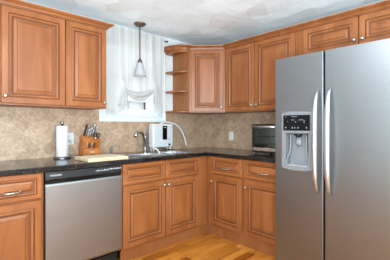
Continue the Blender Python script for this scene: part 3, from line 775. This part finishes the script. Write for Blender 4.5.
# paper towel holder and roll
px, py = -2.037, -.155
t = thing('paper_towel_holder', 'upright chrome paper towel holder standing below the left wall cabinets', 'holder', (px, py, CT))
MB().lathe((px, py, CT), Z, [(0, .0), (.072, .0), (.074, .004), (.072, .010), (.062, .015), (.02, .017), (0, .017)], NICKEL, 32).build('base', t)
MB().lathe((px, py, CT+.015), Z, [(0, 0), (.0055, 0), (.0055, .288), (0, .288)], NICKEL, 12).build('rod', t)
MB().lathe((px, py, CT+.300), Z, [(0, 0), (.008, .002), (.015, .010), (.0155, .026), (.012, .033), (0, .036)], NICKEL, 16).build('finial', t)
t = thing('paper_towel_roll', 'white paper towel roll on the upright chrome holder', 'paper towel', (px, py, CT+.018))
mb = MB(); RR = .0515
mb.lathe((px, py, CT+.018), Z, [(.019, 0), (RR-.002, 0), (RR, .002), (RR, .274), (RR-.002, .276), (.019, .276)], PAPER, 36)
mb.build('paper', t)
MB().lathe((px, py, CT+.018), Z, [(.0175, .0), (.019, .0), (.019, .277), (.0175, .277), (.0175, 0)], CARD, 24).build('core', t)

# wall plates
def outlet(label, c, U, N, kind):
    t = thing('wall_outlet' if kind == 'outlet' else 'light_switch', label, 'outlet' if kind == 'outlet' else 'switch', c)
    c = Vector(c); mb = MB(); w, h = .072, .115
    mb.rings(c-U*w/2-Z*h/2+N*.0004, U, Z, N, w, h, [(0, 0), (0, .003), (.004, .0055)], lambda i: WPLASTIC, back=True); mb.build('plate', t)
    if kind == 'outlet':
        for dz in (-.021, .021):
            f = MB(); f.rings(c-U*.0155+Z*(dz-.0135)+N*.0055, U, Z, N, .031, .027, [(0, 0), (0, .001), (.002, .0025)], lambda i: WPLASTIC); o = f.build('receptacle', t)
            s = MB()
            for du in (-.006, .006): s.prism([c+U*(du-.001)+Z*(dz-.001)+N*.0079, c+U*(du+.001)+Z*(dz-.001)+N*.0079, c+U*(du+.001)+Z*(dz+.007)+N*.0079, c+U*(du-.001)+Z*(dz+.007)+N*.0079], N*.0005, BLACK)
            s.build('slot', o)
    else:
        f = MB(); f.rings(c-U*.0165-Z*.033+N*.0055, U, Z, N, .033, .066, [(0, 0), (0, .001), (.003, .003)], lambda i: WPLASTIC); f.build('rocker', t)
outlet('white outlet plate on the backsplash between paper towels and knife block', (-1.914, -TH, 1.085), X, -Y, 'outlet')
outlet('white switch plate on the right wall backsplash beside the toaster oven', (-TH, -.458, 1.078), -Y, -X, 'switch')
p_ = thing('power_plug', 'grey plug in the lower socket behind the paper towel roll', 'plug', (-1.914, -.017, 1.062))
MB().box((-1.926, -.045, 1.050), (-1.902, -.0175, 1.076), GPLASTIC, .004).build('plug_body', p_)
MB().tube(bez([(-1.914, -.04, 1.052), (-1.912, -.042, 1.02), (-1.907, -.03, .96), (-1.902, -.02, .922), (-1.872, -.020, .9185)], 6), .0032, GPLASTIC, 8).build('cord', p_)

# knife block
kx, ky, kw = -1.742, -.135, .178
t = thing('knife_block', 'slanted wooden knife block on the counter left of the window', 'knife block', (kx, ky, CT))
PB = [(0, 0), (0, .074), (.042, .074), (.010, .142), (.070, .206), (.138, 0)]
mb = MB(); mb.prism([(kx-kw/2, ky+d, CT+z) for d, z in PB], (kw, 0, 0), BLOCK, .003); mb.build('body', t)
MB().box((kx-.022, ky-.0012, CT+.026), (kx+.022, ky-.0003, CT+.05), plain('block_badge', '#b59c78', .4), .0003, 1).build('badge', t)
nrm = Vector((0, -.72, .70)); tdir = Vector((0, .058, .057)).normalized()
def knife(label, x, s_, L, m, lean=0., r=.0145, name='kitchen_knife'):
    """handle rising out of the slanted face at fraction s_"""
    b0 = Vector((x, ky+.010+.060*s_, CT+.142+.064*s_)); ax = (Vector((lean, -.30, .95))).normalized()
    k = thing(name, label, 'knife', b0, 'knives in the block')
    MB().tube([b0+ax*.0005, b0+ax*.012], [.007, .008], CHROME, 8, flat=(.6, 1.2, (1, 0, 0))).build('bolster', k)
    pts = [b0+ax*(.012+L*i/8) for i in range(9)]
    MB().tube(pts, [r*c for c in (.8, .95, 1, .95, .9, .95, 1.1, 1.15, .7)], m, 10, flat=(.62, 1.15, (1, 0, 0))).build('handle', k)
    return k
knife('tall black-handled knife at the left rear of the knife block', kx-.065, .75, .115, BLACK, .16, .012)
knife('steel-handled knife second from the left in the block', kx-.040, .5, .092, STEEL_H, .12)
knife('steel-handled knife standing in the middle of the block', kx-.018, .6, .10, STEEL_H, .16)
knife('tallest steel-handled knife, right of the middle of the block', kx+.018, .78, .125, STEEL_H, .10)
knife('steel-handled knife at the right rear of the block', kx+.042, .7, .105, STEEL_H, .10)
# scissors with black loops
b0 = Vector((kx+.036, ky+.020, CT+.154)); sc = thing('kitchen_scissors', 'black-handled scissors in the right front of the knife block', 'scissors', b0, 'knives in the block')
ax = Vector((.12, -.45, .88)).normalized(); sd = Vector((1, 0, -.1)).normalized()
MB().tube([b0+ax*.001, b0+ax*.03], [.008, .007], CHROME, 8, flat=(.5, 1.4, (0, 1, 0))).build('blade', sc)
for s_ in (-1, 1):
    c = b0+ax*.055+sd*s_*.016; P = [c+ax*.026*math.cos(a)+sd*.014*math.sin(a) for a in [2*PI*i/18 for i in range(19)]]
    MB().tube(P, .0048, BLACK, 8, cap=False).build('handle_loop', sc)
# steak knives in the front tier
for i in range(4):
    x = kx-.055+i*.025; b0 = Vector((x, ky+.012, CT+.0745)); ax = Vector((.05, -.2, .97)).normalized()
    k = thing('steak_knife', ('first', 'second', 'third', 'fourth')[i]+' steak knife from the left in the low front row of the block', 'knife', b0, 'steak knives in the front row')
    MB().tube([b0+ax*j*.011 for j in range(6)], [.0055, .0065, .006, .006, .007, .005], (STEEL_H, BLACK, STEEL_H, BLACK)[i], 8, flat=(.7, 1.1, (1, 0, 0))).build('handle', k)

# cutting board
t = thing('cutting_board', 'pale thick wooden cutting board lying on the counter above the dishwasher', 'cutting board', (-1.865, -.49, CT))
bc = [(-2.040, -.625), (-1.665, -.625), (-1.665, -.345), (-2.010, -.345)]
bc = [(-2.000, -.640), (-1.640, -.640), (-1.640, -.345), (-2.000, -.345)]
mb = MB(); mb.prism([(x, y, CT+.0015) for x, y in bc], (0, 0, .024), BOARD_E, .003); mb.build('core', t)
MB().prism([(x+(.0015 if x < -1.9 else -.0015), y+(.0015 if y < -.5 else -.0015), CT+.0257) for x, y in bc], (0, 0, .004), BOARD, .002).build('top_face', t)

# soap dispenser
sx_, sy_ = -1.533, -.12
t = thing('soap_dispenser', 'brushed steel soap pump beside the sink behind the cutting board', 'soap dispenser', (sx_, sy_, CT))
MB().lathe((sx_, sy_, CT), Z, [(0, 0), (.021, 0), (.022, .003), (.018, .008), (.012, .012), (.011, .05), (.008, .053), (.008, .068), (.013, .070), (.013, .080), (0, .082)], NICKEL, 20).build('body', t)
MB().tube(bez([(sx_, sy_, CT+.075), (sx_+.02, sy_-.015, CT+.080), (sx_+.045, sy_-.035, CT+.073)], 5), .005, NICKEL, 8).build('spout', t)

# faucet
fx, fy = -1.115, -.115
t = thing('kitchen_faucet', 'brushed nickel pull-down faucet behind the sink left of the water ionizer', 'faucet', (fx, fy, CT))
MB().lathe((fx, fy, CT), Z, [(0, 0), (.030, 0), (.031, .004), (.024, .012), (.019, .02), (.0175, .14), (.020, .150), (.019, .185), (.012, .195), (0, .197)], NICKEL, 24).build('body', t)
sp = bez([(fx-.004, fy-.006, CT+.06), (fx-.02, fy-.018, CT+.13), (fx-.045, fy-.034, CT+.185), (fx-.085, fy-.06, CT+.218), (fx-.135, fy-.085, CT+.222)], 8)
MB().tube(sp, [.012+.003*i/len(sp) for i in range(len(sp))], NICKEL, 14).build('spout', t)
hd = [Vector((fx-.128, fy-.083, CT+.222)), Vector((fx-.160, fy-.098, CT+.220)), Vector((fx-.188, fy-.113, CT+.206)), Vector((fx-.202, fy-.120, CT+.180))]
MB().tube(bez(hd, 5), [.016]*5+[.02]*5+[.021]*4+[.019]*2, CHROME, 16).build('spray_head', t)
MB().tube(bez([(fx-.006, fy, CT+.185), (fx-.006, fy-.004, CT+.215), (fx+.002, fy-.010, CT+.248), (fx+.022, fy-.018, CT+.268)], 6), [.009]*6+[.007]*7+[.006]*6, NICKEL, 10, flat=(.7, 1.2, (0, 1, 0))).build('lever', t)
MB().tube(bez([(fx-.175, fy-.10, CT+.20), (fx-.16, fy-.095, CT+.11), (fx-.14, fy-.085, CT+.075), (fx-.09, fy-.05, CT+.062), (fx-.03, fy-.012, CT+.075)], 6), .0035, CHROME, 8).build('thin_hose', t)

# water ionizer
ix0, ix1, iy0, iy1, iz0, iz1 = -1.033, -.738, -.15, -.055, .957, 1.234
t = thing('water_ionizer', 'white countertop water ionizer with narrow black display behind the sink', 'water ionizer', ((ix0+ix1)/2, (iy0+iy1)/2, CT))
mb = MB(); mb.box((ix0, iy0, iz0), (ix1, iy1, iz1), WPLASTIC, .014, 4); mb.build('body', t)
MB().box((ix0+.010, iy0-.004, iz0+.010), (ix1-.008, iy0+.003, iz1-.012), plain('ionizer_front', '#c2c4c6', .28), .003).build('front_panel', t)
mb = MB(); mb.box((-.899, iy0-.0055, 1.046), (-.831, iy0-.0035, 1.210), BLACKG, .001, 1); o = mb.build('display', t)
MB().box((-.882, iy0-.0062, 1.188), (-.848, iy0-.0056, 1.193), MARK).build('display_icon', o)
for (x, z, w, h) in ((-.818, 1.046, .014, .016), (-.795, 1.046, .014, .022), (-.770, 1.190, .014, .014)): MB().box((x, iy0-.0052, z), (x+w, iy0-.0041, z+h), GPLASTIC).build('printed_mark', t)
MB().lathe((-.80, iy0-.003, .988), -Y, [(0, 0), (.013, 0), (.012, .012), (0, .013)], BLACK, 16).build('knob', t)
for x in (ix0+.025, ix1-.025):
    for y in (iy0+.022, iy1-.02):
        MB().lathe((x, y, CT+.0002), Z, [(0, 0), (.012, 0), (.010, .02), (.009, .05), (0, .05)], WPLASTIC, 14).build('foot', t)
MB().lathe((-.875, -.10, iz1-.002), Z, [(0, 0), (.024, 0), (.023, .01), (.015, .014), (.014, .020), (0, .022)], WPLASTIC, 18).build('hose_port', t)
P = bez([(-.875, -.10, 1.238), (-.862, -.10, 1.250), (-.82, -.10, 1.254), (-.75, -.10, 1.251), (-.64, -.10, 1.219), (-.551, -.10, 1.137), (-.505, -.10, 1.047), (-.477, -.10, .956)], 8)
MB().tube(P, .0105, WPLASTIC, 12).build('spout_hose', t)
# drain hose going from the unit's underside into the sink
P = bez([(-1.034, -.10, .985), (-1.06, -.12, .99), (-1.065, -.19, .965), (-1.055, -.26, .945), (-1.06, -.31, .91), (-1.06, -.335, .86)], 6)
m2 = MB(); m2.tube(P, .010, WPLASTIC, 10)
m2.tube(bez([(-1.0, -.13, .958), (-1.01, -.17, .952), (-1.03, -.23, .945), (-1.056, -.27, .935)], 5), .008, WPLASTIC, 10); m2.build('drain_hose', t)
MB().tube(bez([(-.88, -.10, .963), (-.88, -.12, .945), (-.86, -.135, .928), (-.80, -.16, .922), (-.74, -.15, .9225)], 6), .007, BLACK, 8).build('power_cord', t)

# toaster oven
ox0, ox1, oy0, oy1, oz0, oz1 = -.53, -.20, -1.163, -1.595, .944, 1.228
t = thing('toaster_oven', 'black toaster oven with steel door trim beside the refrigerator', 'toaster oven', ((ox0+ox1)/2, (oy0+oy1)/2, CT))
mb = MB(); w = .012
mb.box((ox0, oy1, oz1-.016), (ox1, oy0, oz1), BLACK, .005, 3); mb.box((ox0, oy1, oz0), (ox1, oy0, oz0+.016), BLACK, .004, 3)
mb.box((ox0+.001, oy0-.014, oz0+.014), (ox1, oy0-.0005, oz1-.014), BLACK); mb.box((ox0+.001, oy1+.0005, oz0+.014), (ox1, oy1+.10, oz1-.014), BLACK)
mb.box((ox1-.012, oy1+.10, oz0+.014), (ox1-.001, oy0-.014, oz1-.014), DARKST)
mb.build('body', t)
# interior lining and racks
OW0, OW1 = oy0-.015, oy1+.101
MB().box((ox1-.016, OW1, oz0+.017), (ox1-.0125, OW0, oz1-.017), NICKEL).build('back_liner', t)
for z in (1.02, 1.10):
    r_ = MB()
    for k in range(9): y = OW0+(OW1-OW0)*(k+.5)/9; r_.tube([(ox0+.03, y, z), (ox1-.02, y, z)], .0022, CHROME, 6)
    for x in (ox0+.03, (ox0+ox1)/2, ox1-.02): r_.tube([(x, OW0, z-.003), (x, OW1, z-.003)], .0026, CHROME, 6)
    r_.build('rack', t)
for z in (1.185, .975):
    for x in (ox0+.09, ox1-.08): MB().tube([(x, OW0, z), (x, OW1, z)], .0045, plain('heating_element', '#6d6a66', .5), 8).build('heating_element', t)
dd = MB(); dz0, dz1 = oz0+.018, oz1-.018
dd.box((ox0-.012, OW1, dz0), (ox0-.001, OW0, dz0+.034), STEEL_S, .002); dd.box((ox0-.012, OW1, dz1-.024), (ox0-.001, OW0, dz1), STEEL_S, .002)
dd.box((ox0-.012, OW0-.012, dz0+.034), (ox0-.001, OW0, dz1-.024), BLACK); dd.box((ox0-.012, OW1, dz0+.034), (ox0-.001, OW1+.012, dz1-.024), BLACK)
do = dd.build('door', t)
MB().box((ox0-.008, OW1+.012, dz0+.034), (ox0-.005, OW0-.012, dz1-.024), OVENGLASS).build('door_glass', do)
hb = MB(); hb.tube([(ox0-.038, OW0-.008, dz1-.012), (ox0-.038, OW1+.008, dz1-.012)], .009, STEEL_S, 12)
for y in (OW0-.014, OW1+.014): hb.tube([(ox0-.012, y, dz1-.012), (ox0-.038, y, dz1-.012)], .006, STEEL_S, 8)
hb.build('handle', do)
for k, z in enumerate((1.185, 1.105, 1.025)):
    MB().lathe((ox0+.001, oy1+.05, z), -X, [(0, 0), (.022, 0), (.020, .016), (.016, .02), (0, .02)], NICKEL, 18).build('knob', t)
for x in (ox0+.03, ox1-.03):
    for y in (oy0-.03, oy1+.03):
        MB().lathe((x, y, CT+.0003), Z, [(0, 0), (.011, 0), (.013, .012), (.014, .0295), (0, .0295)], BLACK, 14).build('foot', t)
# flat tray in front of / under the oven
t = thing('baking_tray', 'flat black tray on the counter under the front of the toaster oven', 'tray', (-.585, -1.37, CT))
mb = MB(); mb.rings(Vector((-.632, -1.59, CT+.0004)), X, Y, Z, .12, .40, [(0, 0), (0, .006), (.003, .008), (.008, .008), (.014, .002)], lambda i: BLACK, back=True); mb.build('pan', t)

# ------------------------------------------------------------------ unseen ceiling lamp, added to light the room
t = thing('added_ceiling_light', 'added round flush ceiling lamp over the middle of the kitchen, out of view', 'lamp', (-2.45, -2.35, CEIL_Z))
MB().lathe((-2.45, -2.35, CEIL_Z-.0005), -Z, [(0, 0), (.20, 0), (.205, .01), (.20, .025), (.185, .03), (0, .03)], NICKEL, 36).build('pan', t)
MB().lathe((-2.45, -2.35, CEIL_Z-.031), -Z, [(.18, 0), (.175, .02), (.14, .05), (.08, .07), (0, .078)], EMIT, 36).build('diffuser', t)
ld = bpy.data.lights.new('ceiling_lamp_fill', 'AREA'); ld.shape = 'DISK'; ld.size = .4; ld.energy = 20; ld.color = (.95, .97, 1)
lo = bpy.data.objects.new('ceiling_lamp_fill', ld); C.objects.link(lo); lo.location = (-2.45, -2.35, CEIL_Z-.13); lo.parent = None

# ------------------------------------------------------------------ house outside the window
t = thing('neighbor_house', 'white sided house wall with a window seen outside below the curtain', 'house', (.5, 3.2, 0))
mb = wall_with_hole('y', 3.0, 3.2, -3.5, 4.5, 4.5, [(.30, .95, 1.2, 1.78)], SIDING); mb.build('wall', t)
f = MB(); f.rings(Vector((.24, 3.0, 1.14)), X, Z, -Y, .77, .70, [(0, -.001), (0, .03), (.06, .03), (.06, -.06)], lambda i: WHITE, fill=False)
f.box((.30, 3.04, 1.47), (.95, 3.07, 1.50), WHITE); f.box((.54, 3.035, 1.2), (.565, 3.06, 1.78), WHITE); o = f.build('window_frame', t)
MB().box((.30, 3.075, 1.2), (.95, 3.085, 1.78), DARKPANE).build('pane', o)
